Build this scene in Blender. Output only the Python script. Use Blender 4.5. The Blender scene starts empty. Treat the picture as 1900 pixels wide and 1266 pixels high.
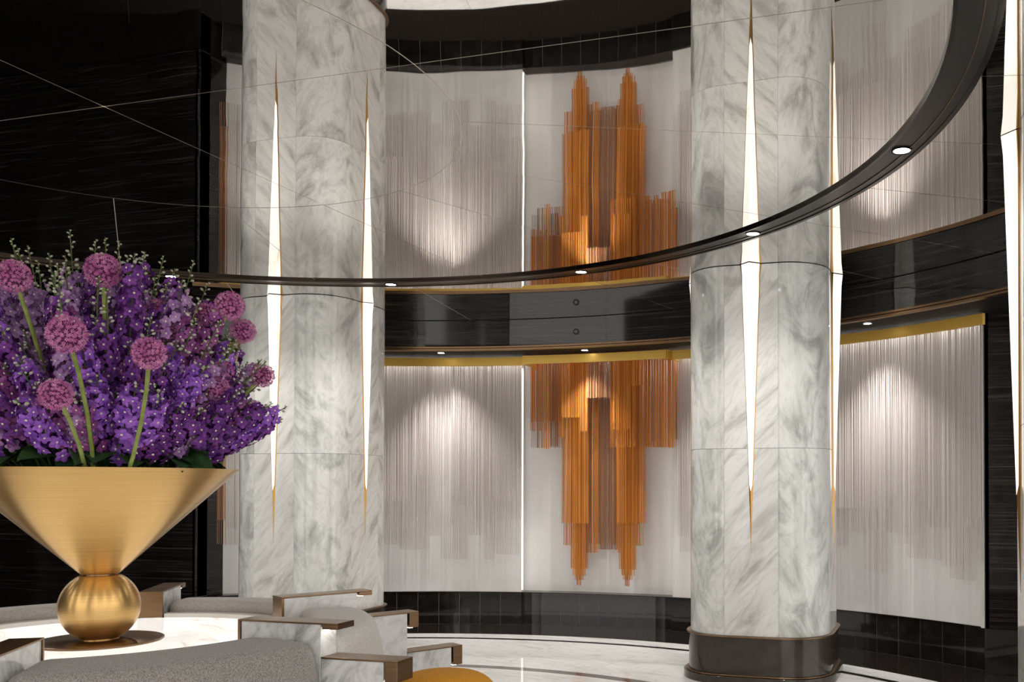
import bpy, math, random
from math import sin, cos, tan, pi, radians as R, sqrt, atan2, asin, degrees
from mathutils import Vector, Matrix

random.seed(11)
SC = bpy.context.scene
COL = SC.collection

# ------------------------------------------------------------------ camera
S = 1.8                       # metres per layout unit (ceiling height above the eye)
EYE = 0.9 * S                 # eye height
CEIL = 1.9 * S                # ceiling height 3.42 m
F, PX, HY = 1775.0, 1250.0, 900.0      # focal length, principal x, horizon y in 1900x1266 pixels
PITCH = R(0.8)
CAM = Vector((2.1403 * S, -2.0018 * S, EYE))
YAW = R(16)
cam = bpy.data.cameras.new('camera')
cam.sensor_width = 36.0
cam.lens = F / 1900 * 36
cam.shift_x = (950 - PX) / 1900
cam.shift_y = (HY - F * tan(PITCH) - 633) / 1900
cam.clip_start, cam.clip_end = 0.05, 100
camo = bpy.data.objects.new('camera', cam)
COL.objects.link(camo)
camo.location = CAM
camo.rotation_euler = (R(90) + PITCH, 0, YAW)
SC.camera = camo

# ------------------------------------------------------------------ world, exposure
w = bpy.data.worlds.new('lobby_ambient')
SC.world = w
w.use_nodes = True
w.node_tree.nodes['Background'].inputs[0].default_value = (1.0, 0.965, 0.92, 1)
w.node_tree.nodes['Background'].inputs[1].default_value = 1.45
SC.view_settings.view_transform = 'Standard'
SC.view_settings.look = 'None'
SC.view_settings.exposure = 0.55
SC.view_settings.gamma = 1.0
SC.view_settings.use_curve_mapping = False

# ------------------------------------------------------------------ helpers
def hit(x, y, r):
    """photo pixel -> (angle, z) where its ray meets the upright cylinder of radius r (layout units) round the room centre"""
    d = Vector(((x - PX) / F, 1.0))
    c, s = cos(YAW), sin(YAW)
    dx, dy = d.x * c - d.y * s, d.x * s + d.y * c
    ox, oy = CAM.x, CAM.y
    A = dx * dx + dy * dy; B = ox * dx + oy * dy; Cc = ox * ox + oy * oy - (r * S) ** 2
    t = (-B + sqrt(B * B - A * Cc)) / A
    px, py = ox + dx * t, oy + dy * t
    return atan2(py, px), EYE + (HY - y) / F * t

def ang(x, r): return hit(x, HY, r)[0]

def point(x, y, depth):
    """photo pixel at a given depth (m) along the view axis"""
    X, Z = (x - PX) / F * depth, depth
    c, s = cos(YAW), sin(YAW)
    return Vector((CAM.x + X * c - Z * s, CAM.y + X * s + Z * c, EYE + (HY - y) / F * depth))

def pol(r, a, z): return (r * cos(a), r * sin(a), z)

class MB:
    def __init__(self): self.v = []; self.f = []; self.m = []
    def add(self, vs, fs, mi=0):
        o = len(self.v); self.v += [tuple(p) for p in vs]
        self.f += [tuple(i + o for i in f) for f in fs]; self.m += [mi] * len(fs)
        return self
    def box(self, x0, x1, y0, y1, z0, z1, mi=0):
        return self.add([(x0,y0,z0),(x1,y0,z0),(x1,y1,z0),(x0,y1,z0),(x0,y0,z1),(x1,y0,z1),(x1,y1,z1),(x0,y1,z1)],
                        [(3,2,1,0),(4,5,6,7),(0,1,5,4),(1,2,6,5),(2,3,7,6),(3,0,4,7)], mi)
    def prism(self, poly, z0, z1, mi=0):
        n = len(poly)
        vs = [(p[0], p[1], z0) for p in poly] + [(p[0], p[1], z1) for p in poly]
        fs = [tuple(reversed(range(n))), tuple(range(n, 2 * n))]
        fs += [(i, (i + 1) % n, n + (i + 1) % n, n + i) for i in range(n)]
        return self.add(vs, fs, mi)
    def arcbox(self, r0, r1, a0, a1, z0, z1, seg=24, mi=0):
        return self.loft([(r0, z0), (r1, z0), (r1, z1), (r0, z1)], a0, a1, seg, mi)
    def loft(self, prof, a0, a1, seg=24, mi=0, gap=0.0, closed=False):
        """closed profile of (r,z) swept round the z axis; gap keeps the ends parallel to a radial divider"""
        n = len(prof); vs = []; fs = []
        k = seg if closed else seg + 1
        for i in range(k):
            t = i / seg
            for (r, z) in prof:
                d = asin(min(0.99, gap / r)) if gap else 0
                vs.append(pol(r, a0 + d + (a1 - a0 - 2 * d) * t, z))
        for i in range(seg):
            i2 = (i + 1) % k
            for j in range(n):
                j2 = (j + 1) % n
                fs.append((i * n + j, i * n + j2, i2 * n + j2, i2 * n + j))
        if not closed:
            fs.append(tuple(range(n - 1, -1, -1))); fs.append(tuple(seg * n + j for j in range(n)))
        return self.add(vs, fs, mi)
    def lathe(self, prof, seg=48, mi=0):
        n = len(prof); vs = []; fs = []
        for i in range(seg):
            for (r, z) in prof: vs.append(pol(max(r, 1e-4), 2 * pi * i / seg, z))
        for i in range(seg):
            i2 = (i + 1) % seg
            for j in range(n - 1): fs.append((i * n + j, i2 * n + j, i2 * n + j + 1, i * n + j + 1))
        return self.add(vs, fs, mi)
    def tube(self, pts, rad, sides=6, mi=0):
        pts = [Vector(p) for p in pts]; vs = []; fs = []; n = len(pts)
        for i, p in enumerate(pts):
            d = (pts[min(i + 1, n - 1)] - pts[max(i - 1, 0)]).normalized()
            x = d.orthogonal().normalized(); y = d.cross(x)
            rr = rad[i] if isinstance(rad, (list, tuple)) else rad
            for k in range(sides):
                a = 2 * pi * k / sides
                vs.append(p + x * (rr * cos(a)) + y * (rr * sin(a)))
        for i in range(n - 1):
            for k in range(sides):
                k2 = (k + 1) % sides
                fs.append((i * sides + k, i * sides + k2, (i + 1) * sides + k2, (i + 1) * sides + k))
        fs.append(tuple(range(sides - 1, -1, -1))); fs.append(tuple((n - 1) * sides + k for k in range(sides)))
        return self.add(vs, fs, mi)
    def mesh(self, name, mats, smooth=False):
        me = bpy.data.meshes.new(name)
        me.from_pydata(self.v, [], self.f)
        if not isinstance(mats, (list, tuple)): mats = [mats]
        for m in mats: me.materials.append(m)
        me.polygons.foreach_set('material_index', self.m)
        me.polygons.foreach_set('use_smooth', [smooth] * len(self.f))
        me.update()
        return me
    def build(self, name, mats, parent=None, smooth=False, bevel=0.0, bseg=2, fix=True):
        me = self.mesh(name, mats, smooth)
        if fix:
            import bmesh
            bm = bmesh.new(); bm.from_mesh(me)
            bmesh.ops.recalc_face_normals(bm, faces=bm.faces); bm.to_mesh(me); bm.free()
        o = link(name, me, parent)
        if bevel:
            b = o.modifiers.new('edge', 'BEVEL'); b.width = bevel; b.segments = bseg; b.limit_method = 'ANGLE'; b.angle_limit = R(35)
            if smooth: b.harden_normals = False
        if smooth:
            try: me.set_sharp_from_angle(angle=R(45))
            except Exception: pass
        return o

def link(name, data, parent=None, loc=None, rot=None):
    o = bpy.data.objects.new(name, data); COL.objects.link(o)
    if parent is not None: o.parent = parent
    if loc is not None: o.location = loc
    if rot is not None: o.rotation_euler = rot
    return o

def tag(o, label, cat, group=None):
    o['label'] = label; o['category'] = cat
    if group: o['group'] = group
    return o

def thing(name, label, cat, loc=(0, 0, 0), rz=0.0, group=None):
    return tag(link(name, None, None, loc, (0, 0, rz)), label, cat, group)

def structure(o): o['kind'] = 'structure'; return o
def stuff(o): o['kind'] = 'stuff'; return o

def copy_tree(o, parent=None):
    c = o.copy(); COL.objects.link(c); c.parent = parent
    for ch in o.children: copy_tree(ch, c)
    return c

# ------------------------------------------------------------------ materials
def mat(name, base=(.8, .8, .8), rough=.5, metal=0.0, spec=.5, coat=0.0):
    m = bpy.data.materials.new(name); m.use_nodes = True
    p = m.node_tree.nodes['Principled BSDF']
    p.inputs['Base Color'].default_value = (*base, 1)
    p.inputs['Roughness'].default_value = rough
    p.inputs['Metallic'].default_value = metal
    p.inputs['Specular IOR Level'].default_value = spec
    p.inputs['Coat Weight'].default_value = coat
    p.inputs['Coat Roughness'].default_value = 0.03
    return m

def nt(m): return m.node_tree, m.node_tree.nodes, m.node_tree.links, m.node_tree.nodes['Principled BSDF']

def coords(m, scale=(1, 1, 1), rot=(0, 0, 0), rnd=0.0, kind='Object'):
    t, N, L, p = nt(m)
    tc = N.new('ShaderNodeTexCoord'); mp = N.new('ShaderNodeMapping')
    mp.inputs['Scale'].default_value = scale; mp.inputs['Rotation'].default_value = rot
    out = tc.outputs[kind]
    if rnd:
        oi = N.new('ShaderNodeObjectInfo'); mu = N.new('ShaderNodeMath'); mu.operation = 'MULTIPLY'
        mu.inputs[1].default_value = rnd; L.new(oi.outputs['Random'], mu.inputs[0])
        va = N.new('ShaderNodeVectorMath'); va.operation = 'ADD'
        L.new(out, va.inputs[0]); L.new(mu.outputs[0], va.inputs[1]); out = va.outputs[0]
    if any(rot):      # turn first, stretch afterwards
        mp.inputs['Scale'].default_value = (1, 1, 1)
        m2 = N.new('ShaderNodeMapping'); m2.inputs['Scale'].default_value = scale
        L.new(out, mp.inputs['Vector']); L.new(mp.outputs['Vector'], m2.inputs['Vector'])
        return m2.outputs['Vector']
    L.new(out, mp.inputs['Vector'])
    return mp.outputs['Vector']

def noise(m, vec, scale, detail=4, rough=.55, dist=0.0):
    t, N, L, p = nt(m)
    n = N.new('ShaderNodeTexNoise')
    n.inputs['Scale'].default_value = scale; n.inputs['Detail'].default_value = detail
    n.inputs['Roughness'].default_value = rough; n.inputs['Distortion'].default_value = dist
    L.new(vec, n.inputs['Vector'])
    return n.outputs['Fac']

def ramp(m, fac, stops):
    t, N, L, p = nt(m)
    r = N.new('ShaderNodeValToRGB'); L.new(fac, r.inputs['Fac'])
    e = r.color_ramp.elements
    while len(e) < len(stops): e.new(.5)
    for el, (pos, c) in zip(e, stops):
        el.position = pos; el.color = (*c, 1) if len(c) == 3 else c
    return r.outputs['Color']

def mixc(m, a, b, fac=None, mode='MIX', f=1.0):
    t, N, L, p = nt(m)
    x = N.new('ShaderNodeMix'); x.data_type = 'RGBA'; x.blend_type = mode
    x.inputs[0].default_value = f
    if fac is not None: L.new(fac, x.inputs[0])
    for sock, v in ((x.inputs[6], a), (x.inputs[7], b)):
        if isinstance(v, tuple): sock.default_value = (*v, 1)
        else: L.new(v, sock)
    return x.outputs[2]

def bump(m, h, strength=.2, dist=.01):
    t, N, L, p = nt(m)
    b = N.new('ShaderNodeBump'); b.inputs['Strength'].default_value = strength; b.inputs['Distance'].default_value = dist
    L.new(h, b.inputs['Height']); L.new(b.outputs['Normal'], p.inputs['Normal'])

def base(m, c): m.node_tree.links.new(c, nt(m)[3].inputs['Base Color'])

def marble(name, light, mid, dark, rot, sc=1.0, rough=.07, rnd=37.0, stretch=(2.6, 2.6, .75)):
    m = mat(name, light, rough, 0, .5)
    v = coords(m, stretch, rot, rnd)
    a = noise(m, v, 1.5 * sc, 7, .62, 1.6)
    b = noise(m, v, 4.2 * sc, 6, .6, 2.4)
    c1 = ramp(m, a, [(.34, dark), (.45, mid), (.55, light), (1, light)])
    c2 = ramp(m, b, [(.40, (.62, .62, .60)), (.50, (1, 1, 1)), (1, (1, 1, 1))])
    base(m, mixc(m, c1, c2, None, 'MULTIPLY', .30))
    return m

def emit(m, c, strength):
    p = nt(m)[3]
    if isinstance(c, tuple): p.inputs['Emission Color'].default_value = (*c, 1)
    else: m.node_tree.links.new(c, p.inputs['Emission Color'])
    p.inputs['Emission Strength'].default_value = strength

M = {}
M['marble'] = marble('white_marble_flat', (.80, .80, .78), (.70, .70, .68), (.50, .50, .48), (0, R(-42), 0), .8, .07, 37, (3.4, 2.0, .8))
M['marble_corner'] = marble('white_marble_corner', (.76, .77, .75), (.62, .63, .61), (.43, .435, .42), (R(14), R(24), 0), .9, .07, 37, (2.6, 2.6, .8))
M['core'] = mat('joint_core', (.16, .155, .15), .6)
M['plinth'] = mat('brown_stone', (.035, .026, .021), .12)
_v = coords(M['plinth'], (1, 1, 1), (0, 0, 0), 9); base(M['plinth'], ramp(M['plinth'], noise(M['plinth'], _v, 9, 8, .7), [(.3, (.030, .022, .017)), (.62, (.050, .038, .030)), (.75, (.09, .075, .062))]))
M['bronze'] = mat('satin_bronze', (.22, .135, .075), .30, 1.0)
_v = coords(M['bronze'], (1, 1, 30)); base(M['bronze'], ramp(M['bronze'], noise(M['bronze'], _v, 6, 3), [(.3, (.19, .115, .064)), (.7, (.25, .155, .088))]))
M['darkbronze'] = mat('dark_bronze', (.032, .024, .019), .22, 1.0)
M['brass'] = mat('golden_brass', (.70, .44, .085), .38, .45)
M['fin_brass'] = mat('fin_brass', (.42, .235, .07), .28, 1.0)
M['blackmetal'] = mat('black_metal', (.012, .010, .008), .30, 0, .3)
M['soffit'] = mat('soffit_black', (.010, .009, .008), .65, 0, .15)
M['wallpanel'] = mat('pale_wall_panel', (.80, .79, .78), .55)
M['frame'] = mat('pale_frame', (.72, .69, .65), .4)

def darkstone(name, rot=(0, 0, 0)):
    m = mat(name, (.012, .010, .009), .05, 0, .5)
    v = coords(m, (.35, .35, 26), rot, 5)
    a = noise(m, v, 1.6, 4, .6, .5)
    v2 = coords(m, (.8, .8, 70), rot, 5)
    b = noise(m, v2, 1.3, 2, .5, .3)
    c = ramp(m, a, [(.45, (.008, .0065, .006)), (.60, (.020, .016, .014)), (.70, (.060, .048, .040))])
    d = ramp(m, b, [(.60, (0, 0, 0)), (.72, (.06, .05, .043))])
    base(m, mixc(m, c, d, None, 'ADD', .7))
    return m
M['stone'] = darkstone('striped_black_marble')
M['tile'] = mat('black_tile', (.012, .0095, .0085), .06)
_v = coords(M['tile'], (1, 1, 1), (0, 0, 0), 9); base(M['tile'], ramp(M['tile'], noise(M['tile'], _v, 7, 5), [(.35, (.008, .0065, .006)), (.7, (.020, .016, .014))]))
M['grout'] = mat('pale_grout', (.42, .39, .36), .7)

m = M['mirror'] = mat('dark_mirror', (.72, .70, .675), .012, 1.0)
_v = coords(m, (1, 1, 1), (0, 0, 0), 0); bump(m, noise(m, _v, 1.3, 2, .35), .03, .05)
M['mirror_joint'] = mat('mirror_joint', (.85, .80, .72), .45, .3)

M['floor'] = marble('white_floor_marble', (.80, .80, .79), (.76, .76, .75), (.66, .66, .65), (R(20), R(60), R(30)), .8, .06, 23, (1, 3, 1))
M['floordark'] = mat('dark_floor_stone', (.016, .013, .011), .05)
M['floorgrey'] = mat('grey_floor_inlay', (.10, .088, .078), .08)

m = M['lit'] = mat('backlit_marble', (.62, .60, .55), .25)
_v = coords(m, (3, 3, 1), (0, 0, 0), 17); _n = noise(m, _v, 2.0, 6, .6, 1.2)
_c = ramp(m, _n, [(.27, (.62, .40, .22)), (.40, (1.0, .93, .82)), (.6, (1, .97, .92)), (1, (1, .98, .94))])
emit(m, _c, 0.72)
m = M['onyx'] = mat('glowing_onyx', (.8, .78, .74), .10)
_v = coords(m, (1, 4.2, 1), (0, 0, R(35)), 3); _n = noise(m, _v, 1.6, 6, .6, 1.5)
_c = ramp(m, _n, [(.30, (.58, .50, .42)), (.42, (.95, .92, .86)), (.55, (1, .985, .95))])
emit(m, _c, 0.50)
M['led'] = mat('led_strip', (.9, .9, .9), .5); emit(M['led'], (1.0, .96, .90), 1.1)
M['led_soft'] = mat('led_strip_soft', (.9, .9, .9), .5); emit(M['led_soft'], (1.0, .95, .88), 9.0)
M['fill_strip'] = mat('fill_glow', (.9, .9, .9), .5); emit(M['fill_strip'], (1.0, .96, .91), 14.0)
M['lens'] = mat('lamp_lens', (.95, .95, .95), .3); emit(M['lens'], (1.0, .97, .93), 9.0)

m = M['gold'] = mat('brushed_gold', (.73, .475, .19), .33, 1.0)
t_, N_, L_, p_ = nt(m)
p_.inputs['Anisotropic'].default_value = .8
p_.inputs['Anisotropic Rotation'].default_value = .25
_tg = N_.new('ShaderNodeTangent'); _tg.direction_type = 'RADIAL'; _tg.axis = 'Z'; L_.new(_tg.outputs[0], p_.inputs['Tangent'])
_v = coords(m, (1, 1, 120)); _n = noise(m, _v, 3, 3, .6)
base(m, ramp(m, _n, [(.3, (.62, .385, .14)), (.7, (.70, .46, .19))]))

def fabric(name, c0, c1, rough=.9):
    m = mat(name, c0, rough, 0, .25)
    v = coords(m, (1, 1, 1)); n = noise(m, v, 190, 2, .7)
    base(m, ramp(m, n, [(.36, c0), (.62, c1)])); bump(m, n, .5, .004)
    nt(m)[3].inputs['Sheen Weight'].default_value = .25
    return m
M['greyfabric'] = fabric('grey_melange_fabric', (.13, .118, .110), (.29, .27, .253))
M['palefabric'] = fabric('pale_fabric', (.36, .345, .33), (.56, .54, .515))  # same weave as the grey cloth, in a lighter tone
M['mustard'] = fabric('mustard_velvet', (.36, .15, .006), (.50, .22, .012), .75)
nt(M['mustard'])[3].inputs['Sheen Weight'].default_value = 0.0
M['basewood'] = mat('bench_base', (.05, .04, .034), .3)
M['carrara'] = marble('carrara_marble', (.66, .66, .65), (.55, .55, .54), (.30, .30, .30), (R(30), R(40), R(20)), 1.5, .10, 41, (1.3, 1.3, 1.8))

M['string_grey'] = mat('taupe_chain', (.62, .56, .535), .5, .1)
M['string_pale'] = mat('pale_chain', (.55, .50, .47), .5, .2)
M['string_orange'] = mat('copper_orange_chain', (.60, .215, .035), .48, .2)
_v = coords(M['string_orange'], (60, 60, .2)); base(M['string_orange'], ramp(M['string_orange'], noise(M['string_orange'], _v, 1, 2), [(.35, (.46, .15, .020)), (.5, (.70, .26, .04)), (.66, (.85, .40, .10))]))
M['string_brown'] = mat('copper_brown_chain', (.42, .19, .085), .48, .2)
_v = coords(M['string_brown'], (60, 60, .2)); base(M['string_brown'], ramp(M['string_brown'], noise(M['string_brown'], _v, 1, 2), [(.35, (.30, .12, .045)), (.65, (.58, .31, .17))]))

def petal(name, a, b):
    m = mat(name, a, .6, 0, .3)
    v = coords(m, (1, 1, 1), (0, 0, 0), 3); n = noise(m, v, 22, 3)
    base(m, ramp(m, n, [(.35, a), (.65, b)]))
    nt(m)[3].inputs['Subsurface Weight'].default_value = 0.0
    return m
M['violet'] = petal('violet_petals', (.14, .03, .32), (.40, .15, .66))
M['purple'] = petal('deep_purple_petals', (.075, .012, .14), (.21, .050, .31))
M['mauve'] = petal('mauve_petals', (.25, .11, .31), (.47, .27, .52))
M['plum'] = petal('plum_petals', (.17, .03, .16), (.34, .10, .31))
M['eye'] = mat('floret_eye', (.78, .72, .60), .6)
M['bud'] = petal('green_buds', (.38, .42, .24), (.55, .50, .48))
M['stem'] = petal('green_stem', (.20, .26, .055), (.31, .36, .10))
M['darkstem'] = petal('dark_stem', (.05, .085, .02), (.10, .14, .04))
M['leaf'] = petal('dark_leaf', (.022, .065, .02), (.055, .12, .04))
M['allium'] = petal('allium_petals', (.48, .10, .32), (.78, .33, .58))
M['allium_gap_shade'] = mat('allium_gap_shade', (.12, .015, .075), .8)  # dark ball colour standing in for the shade between florets

# ------------------------------------------------------------------ floor
TAU = 2 * pi
floor = structure(MB().arcbox(.02 * S, 5.2 * S, 0, TAU, -.10, -.012, 64).build('floor', M['grout']))
def ring_tiles(name, r0, r1, n, off, material, gap=.0018, z1=0.0, z0=-.02):
    for i in range(n):
        a0, a1 = off + TAU * i / n, off + TAU * (i + 1) / n
        MB().loft([(r0, z0), (r1, z0), (r1, z1), (r0, z1)], a0, a1, max(3, int(96 / n)), gap=gap).build(name, material, floor)
ring_tiles('floor_tile', .02 * S, 1.1 * S, 8, 0, M['floor'])
ring_tiles('floor_tile', 1.102 * S, 2.27 * S, 16, 0, M['floor'])
ring_tiles('floor_inlay', 2.272 * S, 2.335 * S, 16, 0, M['floorgrey'])
ring_tiles('floor_tile', 2.337 * S, 3.105 * S, 32, 0, M['floor'])
ring_tiles('floor_inlay', 3.107 * S, 3.15 * S, 32, 0, M['floordark'])
ring_tiles('floor_tile', 3.152 * S, 3.295 * S, 32, 0, M['floor'])
ring_tiles('floor_tile', 3.297 * S, 3.80 * S, 32, 0, M['floordark'])
ring_tiles('floor_tile', 3.802 * S, 5.2 * S, 16, 0, M['floordark'])

# ------------------------------------------------------------------ ceiling of dark mirror panels
ceiling = structure(MB().arcbox(.02 * S, 5.2 * S, 0, TAU, CEIL + .0021, CEIL + .10, 64).build('ceiling', M['mirror_joint']))
def mirror_panels(r0, r1, n, off, gap=.0022):
    for i in range(n):
        a0, a1 = off + TAU * i / n, off + TAU * (i + 1) / n
        seg = max(3, int(128 / n))
        mb = MB().loft([(r0, CEIL), (r1, CEIL), (r1, CEIL + .0015), (r0, CEIL + .0015)], a0, a1, seg, gap=gap)
        o = mb.build('ceiling_panel', M['mirror'], ceiling)
        # every panel hangs a fraction of a degree out of true about its own middle
        am, rm = (a0 + a1) / 2, (r0 + r1) / 2
        c = Vector(pol(rm, am, CEIL))
        rot = Matrix.Rotation(R(random.uniform(-.03, .03)), 4, 'X') @ Matrix.Rotation(R(random.uniform(-.03, .03)), 4, 'Y')
        o.matrix_local = Matrix.Translation(c) @ rot @ Matrix.Translation(-c)
mirror_panels(.004 * S, .9225 * S, 4, 0)
mirror_panels(.9255 * S, 2.20 * S, 16, 0)
mirror_panels(2.202 * S, 5.2 * S, 32, 0)

# ------------------------------------------------------------------ round wall: panels, skirting, bulkhead
RA, RB = 3.70, 3.79
SKT = .205 * S
ZS = 1.72 * S
aB0, aB1 = R(90 - 7.9), R(90 + 7.9)
aA1 = R(113.5)
aC0 = ang(1834, RA)
aE1 = ang(408, RB)
wall = structure(MB().arcbox(3.86 * S, 3.92 * S, aC0 - R(1), aE1 + R(2), 0, CEIL, 48).build('wall_back', M['core']))
def wpanel(r, a0, a1):
    return MB().arcbox(r * S, 3.855 * S, a0, a1, SKT + .008, CEIL, 24).build('wall_panel', M['wallpanel'], wall, smooth=True)
wpanel(RA, aB1, aA1); wpanel(RB, aB0, aB1); wpanel(RA, aC0, aB0); wpanel(RB, aA1, aE1)
mb = MB().arcbox((RA - .0062) * S, 3.855 * S, aC0, aB0, 0, SKT, 40).arcbox((RA + .0298) * S, 3.855 * S, aB0, aB1, 0, SKT, 24).arcbox((RA - .0062) * S, 3.855 * S, aB1, aE1, 0, SKT, 40)
base_ = structure(mb.build('baseboard_back', M['grout']))
MB().arcbox((RA - .012) * S, (RA + .08) * S, aC0, aE1, SKT, SKT + .008, 48).build('skirting_cap', M['darkbronze'], base_)
for a_ in (aB1 - .0014, aB0 - .0002, aC0 - .0014):
    MB().arcbox((RA - .0085) * S, (RA + .12) * S, a_, a_ + .0016, .002, SKT - .001, 2).build('skirting_end', M['tile'], base_)
tw = .235 / (RA * S)
for b0, b1, rr in ((aC0, aB0, RA - .008), (aB0, aB1, RA + .028), (aB1, aE1, RA - .008)):
    n = max(1, round((b1 - b0) / tw))
    for i in range(n):
        a0, a1 = b0 + (b1 - b0) * i / n, b0 + (b1 - b0) * (i + 1) / n
        MB().loft([(rr * S, .002), ((rr + .0035) * S, .002), ((rr + .0035) * S, SKT - .002), (rr * S, SKT - .002)], a0, a1, 2, gap=.0018).build('skirting_tile', M['tile'], base_)
# LED slots in the two steps of the wall
for a, s_ in ((aB1, -1), (aB0, 1), (aA1, 1)):
    MB().arcbox((RA + .012) * S, (RA + .03) * S, a + s_ * .0002, a + s_ * .0012, SKT + .03, ZS - .12, 2).build('led_slot', M['led'], wall)

bulk = structure(MB().arcbox(3.318 * S, 3.86 * S, aC0 - R(18), aE1 + R(2), ZS + .03, CEIL - .001, 64).build('trim_1', M['core']))
bulk['label'] = 'black striped marble bulkhead band curving under the mirrored ceiling'
nb = 9
A0, A1 = aC0 - R(18), aE1 + R(2)
for i in range(nb):
    MB().loft([(3.30 * S, ZS + .035), (3.318 * S, ZS + .035), (3.318 * S, CEIL - .006), (3.30 * S, CEIL - .006)],
              A0 + (A1 - A0) * i / nb, A0 + (A1 - A0) * (i + 1) / nb, 16, gap=.0008).build('stone_slab', M['stone'], bulk, smooth=True)
MB().arcbox(3.292 * S, 3.325 * S, A0, A1, ZS + .018, ZS + .036, 64).build('bronze_moulding', M['bronze'], bulk)
MB().arcbox(3.30 * S, 3.335 * S, A0, A1, ZS - .004, ZS + .014, 64).build('bronze_moulding', M['bronze'], bulk)
MB().arcbox(3.31 * S, 3.86 * S, A0, A1, ZS, ZS + .030, 64).build('soffit', M['soffit'], bulk)

# glowing strip added behind the brass rails to brighten the wall panels
MB().arcbox(3.665 * S, 3.678 * S, aC0 + .01, aE1 - .01, ZS - .003, ZS - .0005, 48).build('wall_fill_strip', M['fill_strip'], bulk)

# flat dark marble walls either side of the round bay
def slab_wall(name, u0, u1, v, ret_u, sgn):
    o = structure(MB().box(min(u0, u1) * S, max(u0, u1) * S, (v + .02) * S, (v + .10) * S, 0, CEIL - .001).build(name, M['core']))
    n = 4
    for i in range(n):
        a, b = u0 + (u1 - u0) * i / n, u0 + (u1 - u0) * (i + 1) / n
        a, b = min(a, b) * S, max(a, b) * S
        MB().box(a + .001, b - .001, v * S, (v + .018) * S, .39, CEIL - .002).build('stone_slab', M['stone'], o)
        MB().box(a + .001, b - .001, (v - .012) * S, (v + .018) * S, .002, .387).build('skirting_tile', M['tile'], o)
    x = ret_u * S
    MB().box(min(x, x + sgn * .03), max(x, x + sgn * .03), v * S, (v + .30) * S, .39, CEIL - .002).build('stone_return', M['stone'], o)
    MB().box(min(x, x + sgn * .03) - .01, max(x, x + sgn * .03), v * S, (v + .30) * S, .002, .387).build('skirting_tile', M['tile'], o)
    return o
slab_wall('wall_left', -2.27, -6.0, 2.80, -2.27, -1)
slab_wall('wall_right', 2.31, 6.0, 2.80, 2.31, 1)

# unseen dark wall, added so the left marble wall reflects dark
sw = structure(MB().box(-4.6 * S, -4.5 * S, -5 * S, 2.82 * S, 0, CEIL - .002).build('reflection_wall', M['stone']))

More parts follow.
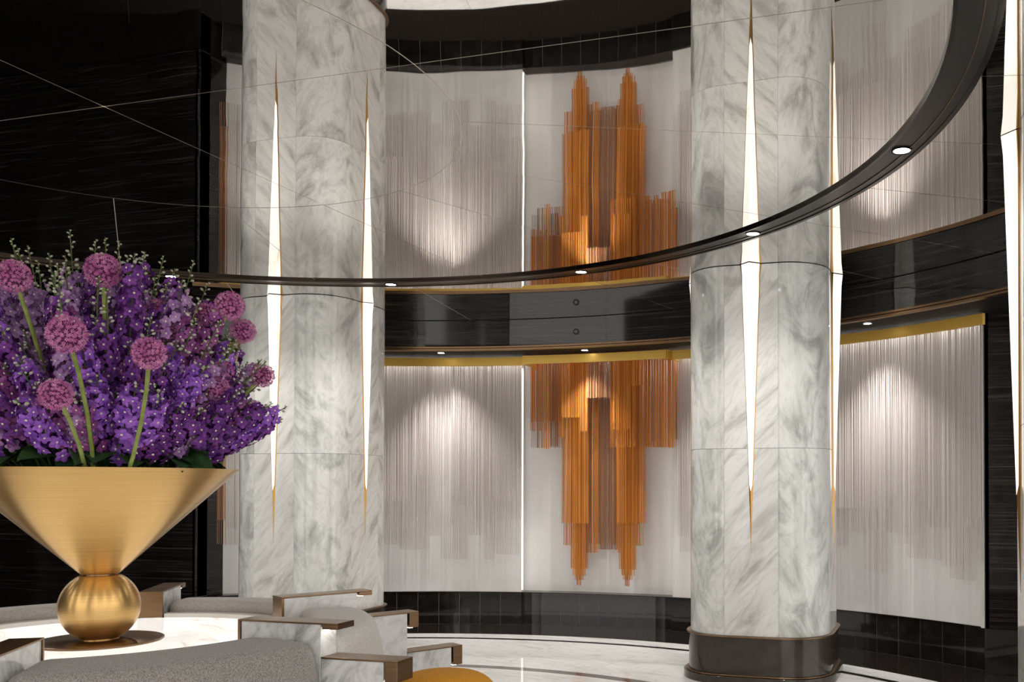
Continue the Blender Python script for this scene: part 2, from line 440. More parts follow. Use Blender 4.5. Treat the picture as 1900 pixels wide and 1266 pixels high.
# ------------------------------------------------------------------ columns
CW, CA, CR = .33, .125, .205     # half width, half flat, corner radius
def quarter(off, seg=10):
    """corner arc from the front (-y) face to the right (+x) face"""
    r = (CR + off) * S
    c = CA * S
    return [(c + r * sin(pi / 2 * i / seg), -c - r * cos(pi / 2 * i / seg)) for i in range(seg + 1)]
def outline(off, seg=10):
    pts = []
    for k in range(4):
        c, s = cos(pi / 2 * k), sin(pi / 2 * k)
        pts += [(x * c - y * s, x * s + y * c) for x, y in quarter(off, seg)]
    return pts
ZJ, ZP = 1.065 * S, .216 * S
ZT, ZL = .583 * S, .888 * S
def make_column():
    root = thing('column', '', 'column')
    MB().prism(outline(-.010), .02, CEIL - .001).build('core', M['core'], root, smooth=True)
    g = .0014
    me = {}
    for ci, (z0, z1) in enumerate(((ZP + .002, ZJ - g), (ZJ + g, CEIL - .004))):
        y0, y1 = -CW * S, -(CW - .009) * S
        me['f', ci] = MB().box(-CA * S + g, CA * S - g, y0, y1, z0, z1).mesh('marble_panel', M['marble'])
        q0, q1 = quarter(0, 14), quarter(-.009, 14)
        me['c', ci] = MB().prism(q0 + q1[::-1], z0, z1).mesh('marble_panel', M['marble_corner'], True)
        me['c', ci].set_sharp_from_angle(angle=R(40))
    zs = [ZT + (CEIL - .004 - ZT) * i / 24 for i in range(25)]
    def hw(z):
        b = .0463 * S * (z - ZT) / (CEIL - ZT)
        e = max(0, (z - (CEIL - .10)) / .10)
        return b * (1 + .10 * e)
    def trim(z):
        e = max(0, (z - (CEIL - .16)) / .16)
        return .0042 * S + .0045 * S * e
    yb = -CW * S
    pr = .92
    # brass core of the blade: full wedge set slightly inside the lit faces
    vs = []; fs = []
    for z in zs:
        h = hw(z); vs += [(-h, yb + .002, z), (0, yb - h * pr, z), (h, yb + .002, z)]
    for i in range(len(zs) - 1):
        for a, b in ((0, 1), (1, 2)):
            fs.append((3 * i + a, 3 * i + b, 3 * i + 3 + b, 3 * i + 3 + a))
    me['wedge'] = MB().add(vs, fs).mesh('light_blade', M['fin_brass'])
    for sd in (-1, 1):
        vs = []; fs = []
        zz = [ZL - .03, ZL + .02] + [z for z in zs if z > ZL + .05]
        off = .0022
        for j, z in enumerate(zz):
            h = hw(z); t = min(trim(z), h * .45) if j else h
            i0 = 0.0 if j else 0.0
            o_ = h - t if j else .0008
            vs += [(sd * i0, yb - h * pr - off, z), (sd * o_, yb - (h - o_) * pr - off, z)]
        for i in range(len(zz) - 1):
            fs.append((2 * i, 2 * i + 1, 2 * i + 3, 2 * i + 2))
        me['lit', sd] = MB().add(vs, fs).mesh('lit_face', M['lit'])
    for k in range(4):
        rz = pi / 2 * k
        for ci in (0, 1):
            link('marble_panel', me['f', ci], root, rot=(0, 0, rz)); link('marble_panel', me['c', ci], root, rot=(0, 0, rz))
        b = link('light_blade', me['wedge'], root, rot=(0, 0, rz)); b['label'] = 'tapering brass blade lamp'
        for sd in (-1, 1):
            link('lit_face', me['lit', sd], b)
    # plinth
    MB().prism(outline(.008, 14), .035 * S, ZP - .012).build('plinth', M['plinth'], root, smooth=True)
    MB().prism(outline(.019, 14), ZP - .012, ZP).build('bronze_flange', M['bronze'], root, smooth=True, bevel=.003)
    MB().prism(outline(.021, 14), .035 * S, .035 * S + .012).build('bronze_bead', M['bronze'], root, smooth=True, bevel=.004)
    MB().prism(outline(.031, 14), 0, .035 * S).build('plinth_foot', M['plinth'], root, smooth=True, bevel=.004)
    return root
col0 = make_column()
COLS = [(1.285, 2.578, 'grey veined marble column standing in front of the orange string artwork, right of it', 1),
        (-1.272, 2.59, 'grey veined marble column behind the purple flowers, left of the orange artwork', 1),
        (2.667, .876, 'marble column at the right edge of the picture, only its lit blade showing', 1),
        (-2.62, .862, 'marble column outside the picture on the left', 0),
        (-1.28, -2.58, 'marble column outside the picture behind the flowers\' near side', 0),
        (1.0, -3.3, 'marble column outside the picture behind the camera', 0)]
for i, (u, v, lab, _) in enumerate(COLS):
    c = col0 if i == 0 else copy_tree(col0)
    c.location = (u * S, v * S, 0)
    tag(c, lab, 'column', 'marble columns with lit blades round the bay')

# ------------------------------------------------------------------ ring under the ceiling and its downlights
RR, RW = 2.2076, .105
ring = thing('ceiling_ring', 'large black and bronze ring hung under the mirrored ceiling with small downlights', 'ceiling ring', (0, 0, CEIL - .016))
zc = -.0
def ring_part(name, r0, r1, z0, z1, m_):
    MB().loft([(r0 * S, z0), (r1 * S, z0), (r1 * S, z1), (r0 * S, z1)], 0, TAU, 180, closed=True).build(name, m_, ring, smooth=True)
ring_part('ring_body', RR - RW / 2 + .008, RR + RW / 2 - .014, 0.002, .015, M['blackmetal'])
ring_part('inner_lip', RR - RW / 2, RR - RW / 2 + .008, -.003, .015, M['darkbronze'])
ring_part('bead', RR + .010, RR + .0125, -.003, .004, M['bronze'])
ring_part('outer_lip', RR + RW / 2 - .014, RR + RW / 2, -.003, .015, M['darkbronze'])

def downlight(a, r, z, label, power, group, size=.055, spot=95, blend=.6, tilt=0.0):
    t = thing('downlight', label, 'downlight', pol(r * S, a, z), a, group)
    MB().lathe([(size * .82, -.002), (size, -.004), (size, .004), (size * .82, .004), (size * .82, -.002)], 28).build('trim_ring', M['darkbronze'], t, smooth=True)
    MB().lathe([(0, -.001), (size * .80, -.001), (size * .80, .003)], 28).build('lens', M['lens'], t)
    L = bpy.data.lights.new('downlight_lamp', 'SPOT')
    L.energy = power; L.color = (1.0, .955, .90); L.spot_size = R(spot); L.spot_blend = blend; L.shadow_soft_size = .03
    lo = link('downlight_lamp', L, t, (0, 0, -.02), (0, tilt, 0))
    return t
ring_lab = {0: 'brightest downlight in the black ceiling ring, at the right', 1: 'downlight in the ceiling ring crossing the right column',
            2: 'downlight in the ceiling ring above the orange artwork', 3: 'faint downlight in the ceiling ring beside the left column'}
for k in range(-6, 8):
    a = R(8.0 + 16 + 26.4 * k) if k < 7 else R(8 + 16 + 26.4 * 6.85)
    downlight(a, RR - .005, CEIL - .018, ring_lab.get(k, 'downlight in the part of the ceiling ring outside the picture'), 48, 'downlights in the ceiling ring', .055, 140, .8)
sof = {0: 'soffit downlight shining on the centre of the orange strings', 1: 'soffit downlight above the grey strings left of the orange artwork',
       2: 'soffit downlight hidden behind the left column', -1: 'soffit downlight behind the right column', -2: 'soffit downlight above the grey string panel at the right'}
for k in (-2, -1, 0, 1, 2):
    downlight(R(89.6 + 15.3 * k), 3.40 if k else 3.42, ZS - .006, sof[k], 115 if k else 110, 'downlights in the soffit', .045, 88 if k else 84, .9, R(-3) if k else R(3))
# small round speaker on the bulkhead
a, z = hit(1068, 615, 3.297)
sp = thing('detector', 'small round glass detector on the black bulkhead above the orange artwork', 'detector', pol(3.296 * S, a, z), a + pi / 2)
mb = MB().lathe([(.022, 0), (.034, 0), (.034, .010), (.030, .014), (.022, .010)], 24)
rg = mb.build('rim', M['darkbronze'], sp, smooth=True); rg.rotation_euler = (R(90), 0, 0)
ln = MB().lathe([(0, .010), (.012, .009), (.022, .004)], 20).build('glass', mat('detector_glass', (.10, .09, .085), .08), sp, smooth=True); ln.rotation_euler = (R(90), 0, 0)
rg.rotation_euler = ln.rotation_euler = (R(90), 0, 0)

# ------------------------------------------------------------------ hanging string curtains
def string_block(parent, x0, x1, ybot, r, material, pitch=.017, rad=.0027, ztop=None, jit=.35, name='strings'):
    """vertical chains from the rail down to a photo height, between two photo columns, on radius r"""
    a1, a0 = ang(x0, r), ang(x1, r)
    zb = hit((x0 + x1) / 2, ybot, r)[1]
    zt = (1.672 * S) if ztop is None else ztop
    n = max(2, int((a1 - a0) * r * S / pitch))
    vs = []; fs = []
    for i in range(n + 1):
        a = a0 + (a1 - a0) * i / n + random.uniform(-jit, jit) * pitch / (r * S)
        rr = r * S + random.uniform(-.006, .006)
        c = Vector(pol(rr, a, 0)); er = Vector((cos(a), sin(a), 0)); et = Vector((-sin(a), cos(a), 0))
        rd = rad * random.uniform(.8, 1.15)
        o = len(vs)
        for z in (zb + random.uniform(-.004, .004), zt):
            for q in (-er, et, er, -et): vs.append(c + q * rd + Vector((0, 0, z)))
        for q in range(4):
            q2 = (q + 1) % 4; fs.append((o + q, o + q2, o + 4 + q2, o + 4 + q))
        fs.append((o + 3, o + 2, o + 1, o))
    return stuff(MB().add(vs, fs).build(name, material, parent, fix=False))

def rail(parent, r0, r1, a0, a1, z0=1.654 * S, z1=1.706 * S):
    return MB().arcbox(r0 * S, r1 * S, a0, a1, z0, z1, 32).build('brass_rail', M['brass'], parent)

# panel left of the orange work
A = thing('string_curtain', 'pale taupe string curtain on the wall left of the orange artwork', 'string curtain', pol(3.55 * S, R(106), 0))
A.location = (0, 0, 0)
rail(A, 3.545, 3.565, ang(974, 3.55), aA1 - R(.1))
LA1 = [(600, 745, 1010), (742, 795, 1019), (795, 820, 995), (820, 869, 1038), (869, 896, 993), (896, 919, 1038), (917, 964, 1029)]
LA2 = [(600, 742, 982), (742, 770, 975), (770, 802, 945), (802, 836, 890), (836, 850, 973), (850, 876, 938), (876, 896, 965), (896, 912, 991), (912, 964, 965)]
LA3 = [(600, 770, 930), (770, 802, 880), (836, 964, 928)]
for Ls, r, p in ((LA1, 3.64, .0155), (LA2, 3.61, .0155), (LA3, 3.58, .017)):
    for x0, x1, yb in Ls: string_block(A, x0, x1, yb, r, M['string_grey'], p, .0026)
# panel right of it, partly behind the right column
C = thing('string_curtain', 'pale taupe string curtain on the wall right of the marble column', 'string curtain')
rail(C, 3.545, 3.565, ang(1824, 3.545), aB0 - R(.15))
MB().arcbox(3.655 * S, 3.699 * S, ang(1832, 3.68), ang(1825, 3.68), SKT + .01, ZS - .003, 2).build('end_frame', M['frame'], C)
LC1 = [(1262, 1283, 1025), (1283, 1400, 1030), (1400, 1570, 1010), (1560, 1575, 1015), (1575, 1606, 985), (1606, 1645, 1063), (1645, 1684, 990), (1684, 1748, 1037), (1748, 1764, 1052), (1764, 1808, 1076), (1808, 1822, 1042)]
LC2 = [(1258, 1283, 995), (1283, 1560, 990), (1560, 1587, 925), (1587, 1660, 984), (1672, 1702, 1010), (1702, 1764, 979), (1764, 1792, 1052), (1792, 1822, 970)]
LC3 = [(1258, 1283, 949), (1283, 1560, 940), (1560, 1646, 943), (1646, 1671, 921), (1671, 1742, 943), (1742, 1800, 978), (1800, 1822, 960)]
for Ls, r, p in ((LC1, 3.64, .0155), (LC2, 3.61, .0155), (LC3, 3.58, .017)):
    for x0, x1, yb in Ls: string_block(C, x0, x1, yb, r, M['string_grey'], p, .0026)
# recess behind the left column
E = thing('string_curtain', 'brown and white string curtain glimpsed between the black wall and the left column', 'string curtain')
rail(E, 3.545, 3.565, aA1 + R(.15), ang(408, 3.56))
for x0, x1, yb, r, mt in ((404, 418, 1010, 3.60, 'string_brown'), (406, 417, 965, 3.57, 'string_brown'), (418, 600, 1010, 3.64, 'string_pale'), (420, 600, 980, 3.60, 'string_pale')):
    string_block(E, x0, x1, yb, r, M[mt], .018, .003)
# the orange work in its recess
B = thing('string_artwork', 'large orange copper string artwork stepping down to two points in a white recess', 'artwork')
aL, aR = ang(970, 3.50), ang(1237, 3.50)
rail(B, 3.49, 3.505, aR, aL)
for a in (aL, aR):
    MB().arcbox(3.50 * S, 3.78 * S, a - .002, a + .002, 1.654 * S, 1.706 * S, 2).build('brass_rail', M['brass'], B)
O_, W_, G_ = M['string_orange'], M['string_brown'], M['string_grey']
SP = .0105
blocks = [  # x0, x1, y bottom, radius, material, pitch
    (976, 986, 776, 3.74, G_, .014), (986, 1010, 831, 3.74, G_, .014), (986, 1043, 783, 3.66, O_, SP), (984, 1012, 800, 3.70, O_, .016),
    (996, 1043, 831, 3.62, W_, .016), (1010, 1019, 833, 3.58, O_, SP), (1019, 1036, 828, 3.70, W_, .014), (1036, 1046, 812, 3.6, O_, SP),
    (1043, 1077, 775, 3.54, O_, .012), (1077, 1090, 800, 3.54, O_, SP), (1089, 1133, 738, 3.53, W_, .012),
    (1043, 1051, 971, 3.66, O_, SP), (1047, 1061, 1012, 3.68, O_, SP), (1060, 1091, 1055, 3.68, O_, .0095), (1064, 1087, 1068, 3.65, O_, .011),
    (1068, 1083, 1076, 3.66, O_, .011), (1071, 1078, 1086, 3.67, O_, .008), (1050, 1092, 971, 3.62, O_, SP),
    (1098, 1109, 1026, 3.66, O_, SP), (1089, 1098, 1026, 3.70, W_, SP), (1107, 1147, 1020, 3.72, W_, SP), (1091, 1146, 1010, 3.68, W_, .014), (1145, 1151, 1026, 3.66, O_, SP),
    (1149, 1180, 1057, 3.68, O_, .0095), (1153, 1177, 1068, 3.65, O_, .011), (1156, 1173, 1076, 3.66, O_, .011), (1160, 1168, 1088, 3.67, O_, .008),
    (1145, 1192, 971, 3.62, O_, SP), (1179, 1192, 1013, 3.68, O_, SP), (1190, 1198, 971, 3.66, O_, SP),
    (1133, 1170, 797, 3.54, O_, .012), (1133, 1180, 830, 3.56, O_, .012), (1168, 1197, 715, 3.53, O_, .012),
    (1197, 1206, 829, 3.56, O_, SP), (1206, 1216, 820, 3.62, W_, .014), (1214, 1221, 830, 3.58, O_, SP), (1197, 1252, 830, 3.64, O_, SP), (1228, 1252, 831, 3.56, O_, .009),
    (1247, 1260, 816, 3.70, O_, .010)]
for x0, x1, yb, r, mt, p in blocks: string_block(B, x0, x1, yb, r, mt, p, .0036, 1.70 * S)

# ------------------------------------------------------------------ central island: glowing table, dividers, banquettes
ZTAB = .489 * S
tab = thing('display_table', 'round glowing onyx table top under the gold vase', 'table')
MB().arcbox(.30 * S, .455 * S, 0, TAU, 0, ZTAB - .05, 64).build('drum', M['carrara'], tab, smooth=True)
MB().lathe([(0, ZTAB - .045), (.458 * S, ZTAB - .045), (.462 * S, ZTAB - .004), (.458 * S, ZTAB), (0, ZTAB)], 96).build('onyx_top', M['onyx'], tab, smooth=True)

HW = .034 * S
def make_divider():
    t = thing('divider', '', 'divider')
    steps = [(.47, .697, .57, .745, .011), (.47, .868, .489, .907, .047), (.47, 1.03, .361, 1.07, .060)]
    prev = .47
    for i, (m0, m1, h, ce, drop) in enumerate(steps):
        zb = 0 if i == 0 else 0
        r0 = prev
        MB().box(r0 * S, m1 * S, -HW + .006, HW - .006, 0.0, (h - .004) * S - .001).build('marble_slab', M['carrara'], t, bevel=.002)
        c0 = .462 if i == 0 else r0 + .002
        cap = MB().box(c0 * S, ce * S, -HW, HW, (h - .004) * S, h * S).build('bronze_cap', M['bronze'], t, bevel=.0015)
        MB().box((m1 + .006) * S, ce * S, -HW, HW, (h - .004 - drop) * S, (h - .0042) * S).build('cap_end', M['bronze'], cap, bevel=.0015)
        MB().box((m1 + .008) * S, (m1 + .020) * S, -HW + .010, HW - .010, (h - .004 - drop) * S - .003, (h - .004 - drop) * S - .0002).build('led_strip', M['led_soft'], cap)
        if i == 0:
            MB().box(.4625 * S, .4695 * S, -HW, HW, .4895 * S, (h - .0042) * S).build('inner_plate', M['bronze'], cap)
        prev = m1 + .001
    return t
div0 = make_divider()
dl = ['stepped marble and bronze divider with a lit end beside the grey sofa back',
      'stepped marble and bronze divider with three descending caps, right of the far pale bench',
      'small marble and bronze divider behind the gold ball of the vase',
      'stepped divider left of the vase, outside the picture', 'stepped divider on the near left, outside the picture',
      'marble and bronze divider cut off at the lower left corner']
for k in range(6):
    d = div0 if k == 0 else copy_tree(div0)
    d.rotation_euler = (0, 0, R(60 * k))
    tag(d, dl[k], 'divider', 'stepped dividers of the round banquette')

def rprof(pts, rad, seg=3):
    """round the corners of a closed (r,z) profile"""
    out = []; n = len(pts)
    for i in range(n):
        p, a, b = Vector(pts[i]), Vector(pts[i - 1]), Vector(pts[(i + 1) % n])
        q = rad if not isinstance(rad, (list, tuple)) else rad[i]
        da, db = (a - p).normalized(), (b - p).normalized()
        for j in range(seg + 1):
            t = j / seg
            out.append(tuple(p + da * q * (1 - t) ** 2 + db * q * t ** 2))
    return out
def soft_loft(prof, a0, a1, gap, rnd=.05, seg=20):
    """sweep with pillowed ends"""
    mb = MB(); n = len(prof)
    cr = sum(p[0] for p in prof) / n; cz = sum(p[1] for p in prof) / n
    steps = [(0, .82), (.25, .93), (.6, .985), (1, 1)]
    rows = []
    for d, s_ in steps: rows.append((d * rnd, s_, 0))
    for i in range(1, seg): rows.append((rnd, 1, i / seg))
    for d, s_ in reversed(steps): rows.append((d * rnd, s_, 1))
    vs = []; fs = []
    for (d, s_, t) in rows:
        for (r, z) in prof:
            rr, zz = cr + (r - cr) * s_, cz + (z - cz) * s_
            g0 = asin(gap / rr); e = rnd / rr
            if t == 0: a = a0 + g0 + d / rr
            elif t == 1: a = a1 - g0 - d / rr
            else: a = (a0 + g0 + e) + (a1 - a0 - 2 * g0 - 2 * e) * t
            vs.append(pol(rr, a, zz))
    k = len(rows)
    for i in range(k - 1):
        for j in range(n):
            j2 = (j + 1) % n; fs.append((i * n + j, i * n + j2, (i + 1) * n + j2, (i + 1) * n + j))
    fs.append(tuple(range(n - 1, -1, -1))); fs.append(tuple((k - 1) * n + j for j in range(n)))
    return mb.add(vs, fs)
sl = ['pale curved banquette between the two stepped dividers on the right', 'pale curved banquette on the far side of the glowing table, beyond the vase ball',
      'pale curved banquette at the left edge behind the gold ball', 'curved banquette outside the picture on the left', 'curved banquette outside the picture on the near left',
      'grey woven curved sofa back across the lower left foreground']
for k in range(6):
    t = thing('banquette', sl[k], 'banquette', (0, 0, 0), R(60 * k), 'curved sections of the round banquette')
    f = M['greyfabric'] if k in (5, 4, 3) else M['palefabric']
    g = HW + .006
    bp = rprof([(.505 * S, .33 * S), (.735 * S, .33 * S), (.690 * S, .527 * S), (.515 * S, .535 * S)], [.02, .02, .06, .04])
    soft_loft(bp, 0, R(60), g, .06).build('backrest', f, t, smooth=True)
    soft_loft(rprof([(.60 * S, .13 * S), (1.09 * S, .13 * S), (1.09 * S, .25 * S), (.60 * S, .25 * S)], .05), 0, R(60), g, .05).build('seat_cushion', f, t, smooth=True)
    MB().loft([(.47 * S, 0), (1.03 * S, 0), (1.03 * S, .125 * S), (.60 * S, .125 * S), (.60 * S, .32 * S), (.505 * S, .32 * S), (.505 * S, .50 * S), (.468 * S, .50 * S)], 0, R(60), 20, gap=g).build('frame', M['frame'] if f is M['palefabric'] else M['basewood'], t)

# mustard cushion standing on the seat between the two right dividers
cu = thing('round_cushion', 'round mustard velvet cushion beside the lit bronze divider cap', 'cushion', (.915 * S * cos(R(12.5)), .915 * S * sin(R(12.5)), .25 * S), R(12.5))
pr_ = [(0, 0)] + [(.26 * (abs(sin(pi * i / 24)) ** .55), .155 - .155 * cos(pi * i / 24)) for i in range(1, 24)] + [(0, .31)]
MB().lathe(pr_, 48).build('cushion_body', M['mustard'], cu, smooth=True)
MB().lathe([(.260, .148), (.265, .155), (.260, .162), (.254, .155), (.260, .148)], 48).build('piping', M['mustard'], cu, smooth=True)

# ------------------------------------------------------------------ the gold vase
ZR = EYE + .075
va = thing('vase', 'tall brushed gold vase with a wide cone on a ball and a thin round foot', 'vase', (0, 0, ZTAB + .0))
h0 = ZTAB
zn = EYE - 165 / F * 2.514 * S - h0
zr = ZR - h0
MB().lathe([(0, 0), (.268, 0), (.272, .003), (.272, .010), (.266, .013), (0, .013)], 96).build('foot', M['bronze'], va, smooth=True)
rb = .172
cz_ = zn - .004 - .147
prof = []
for i in range(33):
    a = -R(62) + (R(62) + R(60)) * i / 32
    prof.append((rb * cos(a), cz_ + (rb * .985) * sin(a)))
prof = [(0, .013), (prof[0][0], .013)] + [p for p in prof if p[1] > .014] + [(.075, zn - .004), (0, zn - .004)]
MB().lathe(prof, 96).build('ball', M['gold'], va, smooth=True)
MB().lathe([(0, zn - .006), (.074, zn - .006), (.072, zn), (.074, zn + .006), (0, zn + .006)], 64).build('neck_ring', M['bronze'], va, smooth=True)
RIM = .600
cone = [(.080, zn + .002), (.082, zn + .003)] + [(.082 + (RIM - .082) * t, zn + .003 + (zr - zn - .003) * t) for t in [i / 12 for i in range(1, 13)]]
cone += [(RIM - .010, zr - .001)] + [(.082 + (RIM - .022 - .082) * t, zn + .02 + (zr - zn - .022) * t) for t in [1, .75, .5, .25, .05]] + [(0, zn + .02)]
MB().lathe(cone, 128).build('cone', M['gold'], va, smooth=True)
MB().lathe([(0, zr - .10), (RIM - .16, zr - .10), (RIM - .17, zr - .11)], 48).build('filling', M['leaf'], va)

# ------------------------------------------------------------------ flowers
def floret(mb, c, d, size, rnd, mi=0, eye=1):
    d = d.normalized(); x = d.orthogonal().normalized(); y = d.cross(x)
    rot = rnd.uniform(0, TAU)
    for k in range(5):
        a = rot + TAU * k / 5
        e = x * cos(a) + y * sin(a); s_ = d.cross(e)
        L = size * rnd.uniform(.85, 1.1); cup = rnd.uniform(.05, .45)
        b0 = c + d * (.05 * size)
        m0 = c + e * (L * .55) + d * (L * cup * .5)
        t0 = c + e * L + d * (L * (cup * .7 - .1))
        wd = L * .46
        mb.add([b0, m0 + s_ * wd - d * (.06 * L), m0 + d * (.07 * L), m0 - s_ * wd - d * (.06 * L), t0 + s_ * wd * .55, t0 - s_ * wd * .55, t0 + e * L * .12],
               [(0, 2, 1), (0, 3, 2), (1, 2, 6, 4), (2, 3, 5, 6)], mi)
    q = size * .20
    mb.add([c + d * (.34 * size)] + [c + d * (.16 * size) + x * (q * cos(TAU * i / 5)) + y * (q * sin(TAU * i / 5)) for i in range(5)],
           [(0, 1 + i, 1 + (i + 1) % 5) for i in range(5)], eye)

def budshape(mb, c, d, size, mi=0):
    d = d.normalized(); x = d.orthogonal().normalized(); y = d.cross(x)
    vs = [c - d * size]
    for s_, rr in ((-.3, .62), (.35, .55)):
        vs += [c + d * (size * s_) + x * (size * rr * cos(TAU * i / 5)) + y * (size * rr * sin(TAU * i / 5)) for i in range(5)]
    vs.append(c + d * size)
    fs = [(0, 1 + (i + 1) % 5, 1 + i) for i in range(5)] + [(1 + i, 1 + (i + 1) % 5, 6 + (i + 1) % 5, 6 + i) for i in range(5)] + [(6 + i, 6 + (i + 1) % 5, 11) for i in range(5)]
    mb.add(vs, fs, mi)

SPL = 1.0      # stems are modelled 1 m long, base at the origin, tip on +z
def make_spike(seed, color, L, budfrac):
    rnd = random.Random(seed)
    bend = Vector((rnd.uniform(-.05, .05), rnd.uniform(-.05, .05), 0))
    def axis(z): t = z / SPL; return Vector((0, 0, z)) + bend * (t * t)
    fl = MB(); bd = MB()
    n = int(L / .6 * 58); ga = 2.39996
    for i in range(n):
        t = (i + .5) / n
        z = SPL - L + L * t
        a = ga * i + rnd.uniform(-.2, .2)
        out = Vector((cos(a), sin(a), 0))
        if t < 1 - budfrac:
            rad = .056 * (1 - .40 * t) * rnd.uniform(.8, 1.12)
            d = (out + Vector((0, 0, rnd.uniform(.0, .5)))).normalized()
            floret(fl, axis(z) + out * rad, d, .033 * (1 - .25 * t) * rnd.uniform(.85, 1.1), rnd)
        elif i % 2 == 0 or t > .93:
            u = (t - (1 - budfrac)) / budfrac
            rad = .030 * (1 - .80 * u)
            c = axis(z) + out * rad
            budshape(bd, c, out + Vector((0, 0, .5)), .0145 * (1 - .5 * u) * rnd.uniform(.8, 1.1))
            bd.tube([axis(z - .012), c], .0012, 3, 1)
    return (bend, fl.mesh('florets', [M[color], M['eye']], False), bd.mesh('buds', [M['bud'], M['stem']], True))

variants = {}
sd = 0
for color in ('violet', 'purple', 'mauve', 'plum'):
    for L, bf in ((.62, .18), (.50, .10), (.58, .34), (.40, .14), (.30, .12)):
        sd += 1; variants[color, L] = make_spike(sd, color, L, bf)

def place_spike(key, tip, base_, label, group):
    if tip.z < ZR + .55: base_ = Vector((base_.x, base_.y, ZR - .03))
    d = tip - base_; ln = d.length
    key = (key[0], max([q for q in (.62, .58, .50, .40, .30) if q <= min(key[1], ln - .16)] or [.30]))
    st, fl, bd = variants[key]
    o = thing('delphinium', label, 'flower', base_, 0, group)
    o.rotation_mode = 'QUATERNION'
    o.rotation_quaternion = d.to_track_quat('Z', 'Y') @ Matrix.Rotation(random.uniform(0, TAU), 3, 'Z').to_quaternion()
    # stem is cut to length by sinking its foot below the others, not by scaling the blooms
    o.location = tip - d.normalized() * SPL
    L0 = max(0.0, SPL - ln)
    zz = [L0 + (SPL - L0) * i / 8 for i in range(9)]
    MB().tube([Vector((0, 0, z)) + st * (z / SPL) ** 2 for z in zz], [.0065 - .0045 * i / 8 for i in range(9)], 6).build('stem', M['darkstem'], o, smooth=True, fix=False)
    stuff(link('florets', fl, o)); stuff(link('buds', bd, o))
    return o

names = {'violet': 'bright violet', 'purple': 'dark purple', 'mauve': 'pale mauve', 'plum': 'reddish plum'}
rnd = random.Random(5)
view = (Vector((CAM.x, CAM.y, 0))).normalized()
spikes = []
def dome(t, b=.88): return ZR + .20 + b * (max(0, 1 - t ** 3.0)) ** .60
for i in range(140):
    t = sqrt((i + .5) / 140); a = 2.39996 * i + rnd.uniform(-.15, .15)
    rr = .80 * t
    z = dome(t) - rnd.uniform(0, .16) if i % 3 else dome(t) - rnd.uniform(.10, .42)
    spikes.append((Vector((rr * cos(a), rr * sin(a), max(z, ZR + .26))), t))
for i in range(44):
    a = TAU * i / 44 + rnd.uniform(-.1, .1)
    rr = rnd.uniform(.58, .74)
    spikes.append((Vector((rr * cos(a), rr * sin(a), ZR + rnd.uniform(.29, .52))), 1.1))
for tip, t in spikes:
    side = tip.x * view.x + tip.y * view.y
    if t > 1.05: color = rnd.choice(['purple', 'plum', 'violet', 'plum', 'purple'])
    else: color = rnd.choice(['purple', 'plum', 'mauve', 'purple', 'plum', 'mauve'] if t < .7 else ['violet', 'purple', 'mauve', 'plum', 'purple'])
    if tip.z > ZR + .86: color = rnd.choice(['mauve', 'mauve', 'purple'])
    L = rnd.choice([.62, .50, .58]); 
    if t > 1.05: L = .30
    if color == 'mauve' and tip.z > ZR + .9: L = .58
    b_ = Vector((tip.x * .30, tip.y * .30, ZR - .25)) if t < 1.05 else Vector((tip.x * .42, tip.y * .42, ZR - .08))
    where = 'low over the gold rim' if t > 1.05 else ('standing tall in the bouquet' if tip.z > ZR + .86 else 'in the thick of the bouquet')
    lat = tip.x * cos(YAW) + tip.y * sin(YAW)
    zone = ('at the left' if lat < -.2 else 'in the middle' if lat < .25 else 'at the right') + (', facing the sofa' if side > .1 else ', towards the black wall')
    place_spike((color, L), tip, b_, '%s delphinium %s %s' % (names[color], where, zone), '%s delphiniums %s %s' % (names[color], where, zone))
# a few spikes the photograph shows clearly on the outline
for x, y, dp, key, lab in ((124, 422, 4.35, ('mauve', .58), 'tallest pale mauve delphinium with green buds, left of the top allium'),
                           (205, 440, 4.5, ('mauve', .58), 'pale delphinium with green tip rising behind the top allium'),
                           (58, 455, 4.4, ('mauve', .58), 'pale budding delphinium tip right of the leftmost allium'),
                           (254, 464, 4.4, ('mauve', .58), 'white budding delphinium right of the top allium'),
                           (290, 470, 4.5, ('mauve', .58), 'small pale delphinium tip at the right of the top row'),
                           (325, 500, 4.6, ('purple', .50), 'dark purple rounded delphinium at the upper right of the bouquet'),
                           (532, 752, 4.75, ('violet', .58), 'violet delphinium reaching furthest right towards the column'),
                           (515, 695, 4.8, ('mauve', .58), 'grey mauve delphinium tip beside the left column blade'),
                           (460, 655, 4.6, ('violet', .62), 'violet delphinium leaning right under the double alliums'),
                           (20, 660, 3.95, ('violet', .50), 'bright violet delphinium at the left edge of the picture'),
                           (178, 690, 3.9, ('violet', .30), 'bright violet delphinium between two front alliums'),
                           (245, 720, 3.85, ('violet', .30), 'bright violet delphinium crossing the stem of the front allium'),
                           (310, 740, 3.95, ('violet', .30), 'bright violet delphinium low in front, right of the centre'),
                           (370, 690, 4.1, ('violet', .62), 'bright violet delphinium leaning right in front'),
                           (350, 585, 4.3, ('mauve', .58), 'mauve delphinium with white buds above the plum blooms')):
    tip = point(x, y, dp)
    place_spike(key, tip, Vector((tip.x * .30, tip.y * .30, ZR - .18)), lab, 'delphiniums on the outline of the bouquet')

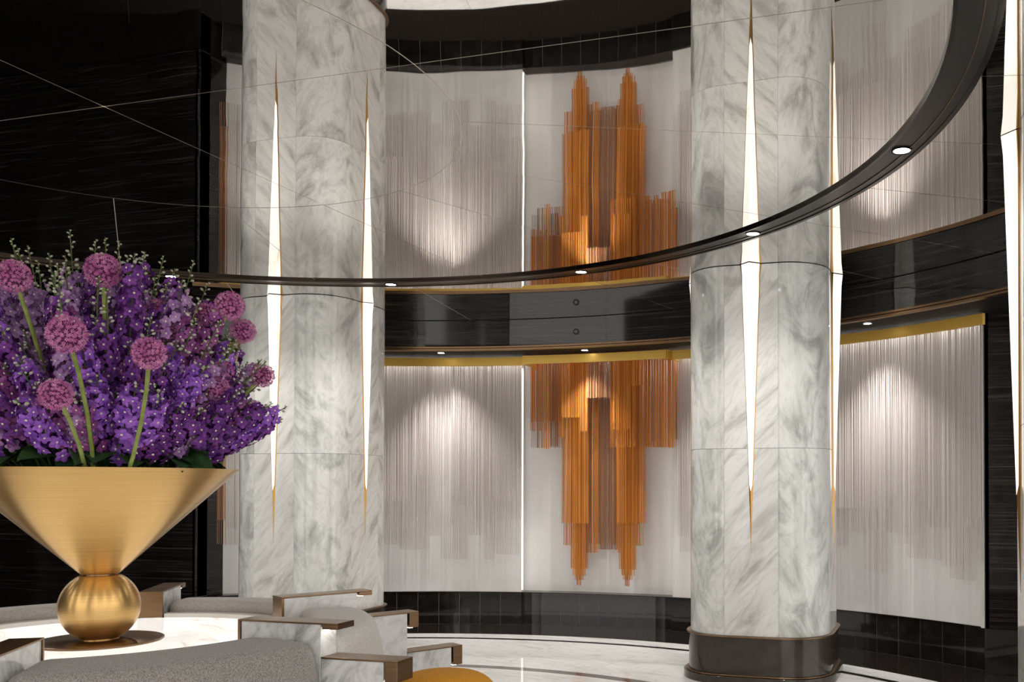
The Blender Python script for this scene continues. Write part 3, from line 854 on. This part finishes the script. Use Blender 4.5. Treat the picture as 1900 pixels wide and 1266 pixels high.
def make_allium(seed, rad):
    rnd = random.Random(seed)
    core = MB(); n = 12
    core.lathe([(rad * .72 * sin(pi * i / n), -rad * .72 * cos(pi * i / n)) for i in range(n + 1)], 20)
    fl = MB(); N = 240
    for i in range(N):
        z = 1 - 2 * (i + .5) / N; rr = sqrt(1 - z * z); a = 2.39996 * i
        d = (Vector((rr * cos(a), rr * sin(a), z)) + Vector((rnd.uniform(-.08, .08), rnd.uniform(-.08, .08), rnd.uniform(-.08, .08)))).normalized()
        c = d * (rad * rnd.uniform(.80, .93)); x = d.orthogonal().normalized(); y = d.cross(x)
        r0 = rnd.uniform(0, TAU); q = rad * .155
        for k in range(6):
            b = r0 + TAU * k / 6; e = x * cos(b) + y * sin(b); s_ = d.cross(e)
            fl.add([c, c + e * (q * .5) + s_ * (q * .16) + d * (q * .4), c + e * (q * .85) + d * (q * rnd.uniform(.5, 1.1)), c + e * (q * .5) - s_ * (q * .16) + d * (q * .4)], [(0, 1, 2, 3)])
        fl.tube([d * (rad * .6), c], .0008, 3)
    return core.mesh('shade_core', M['allium_gap_shade'], True), fl.mesh('florets', M['allium'], False)
AR = .082
av = [make_allium(3, AR), make_allium(4, AR)]
ALL = [(22, 512, 33, 4.0, 'pink allium globe at the left edge of the picture'), (188, 502, 35, 4.2, 'pink allium globe at the top centre of the bouquet'),
       (122, 620, 38, 3.62, 'large pink allium globe in front, left of centre'), (275, 655, 33, 3.62, 'pink allium globe in front, right of centre, on a long green stem'),
       (102, 732, 32, 3.66, 'dusky pink allium globe lowest at the left'), (425, 567, 29, 4.45, 'pink allium globe at the upper right outline'),
       (449, 614, 25, 4.6, 'half hidden allium globe just below the upper right one'), (380, 583, 21, 4.7, 'small allium globe left of the upper right one'),
       (290, 577, 22, 4.5, 'dark pink allium globe behind the mauve spikes'), (308, 612, 25, 4.4, 'dark pink allium globe right above the front right one'),
       (486, 697, 22, 4.7, 'allium globe at the far right behind pale buds'), (401, 722, 24, 4.4, 'dark allium globe low at the right among violet spikes'),
       (410, 690, 22, 4.55, 'dusky allium globe in the right middle'), (243, 690, 24, 4.2, 'shaded allium globe behind the front right one'),
       (465, 762, 18, 4.75, 'small allium globe low at the right outline'), (145, 660, 22, 4.1, 'shaded allium globe under the large front one')]
for i, (x, y, rp, dp, lab) in enumerate(ALL):
    # apparent radius sets the size, kept between 6 and 9 cm
    p = point(x, y, dp); dist = (p - CAM).length
    rad = max(.058, min(.092, rp * dp / F * .93))
    core, fl = av[i % 2]
    b_ = Vector((p.x * .24, p.y * .24, ZR - .25))
    o = thing('allium', lab, 'flower', b_, 0, 'alliums in the gold vase')
    sc = rad / AR
    h = stuff(link('florets', fl, o, p - b_)); h.scale = (sc, sc, sc); h.rotation_euler = (rnd.uniform(0, 6), rnd.uniform(0, 6), 0)
    k = link('shade_core', core, o, p - b_); k.scale = (sc, sc, sc)
    d = p - b_
    sag = Vector((0, 0, .03)) + Vector((-d.y, d.x, 0)) * .04
    MB().tube([d * t + sag * (4 * t * (1 - t)) for t in (0, .2, .4, .6, .8, 1 - .5 * rad / d.length)], .0085, 8).build('stem', M['stem'], o, smooth=True)

# leaves round the rim
def leaf_mesh(seed):
    rnd = random.Random(seed); vs = []; fs = []
    n = 8
    for i in range(n + 1):
        t = i / n; wd = .085 * sin(pi * min(1, t * .92 + .06)) ** .8
        zc_ = .05 * sin(pi * t) - .07 * t * t
        vs += [(-wd, .26 * t, zc_ + .018), (0, .26 * t, zc_), (wd, .26 * t, zc_ + .018)]
    for i in range(n):
        for j in range(2): fs.append((3 * i + j, 3 * i + j + 1, 3 * i + 4 + j, 3 * i + 3 + j))
    return MB().add(vs, fs).mesh('leaf', M['leaf'], True)
lm = [leaf_mesh(1)]
for i in range(34):
    a = TAU * i / 34 + rnd.uniform(-.06, .06)
    r = rnd.uniform(.24, .33)
    o = link('leaf', lm[0], None, pol(r, a, ZR + rnd.uniform(-.02, .015)), (R(rnd.uniform(4, 26)), R(rnd.uniform(-25, 25)), a - pi / 2 + rnd.uniform(-.5, .5)))
    tag(o, 'dark green leaf lying along the rim of the gold vase', 'leaf', 'leaves along the vase rim')
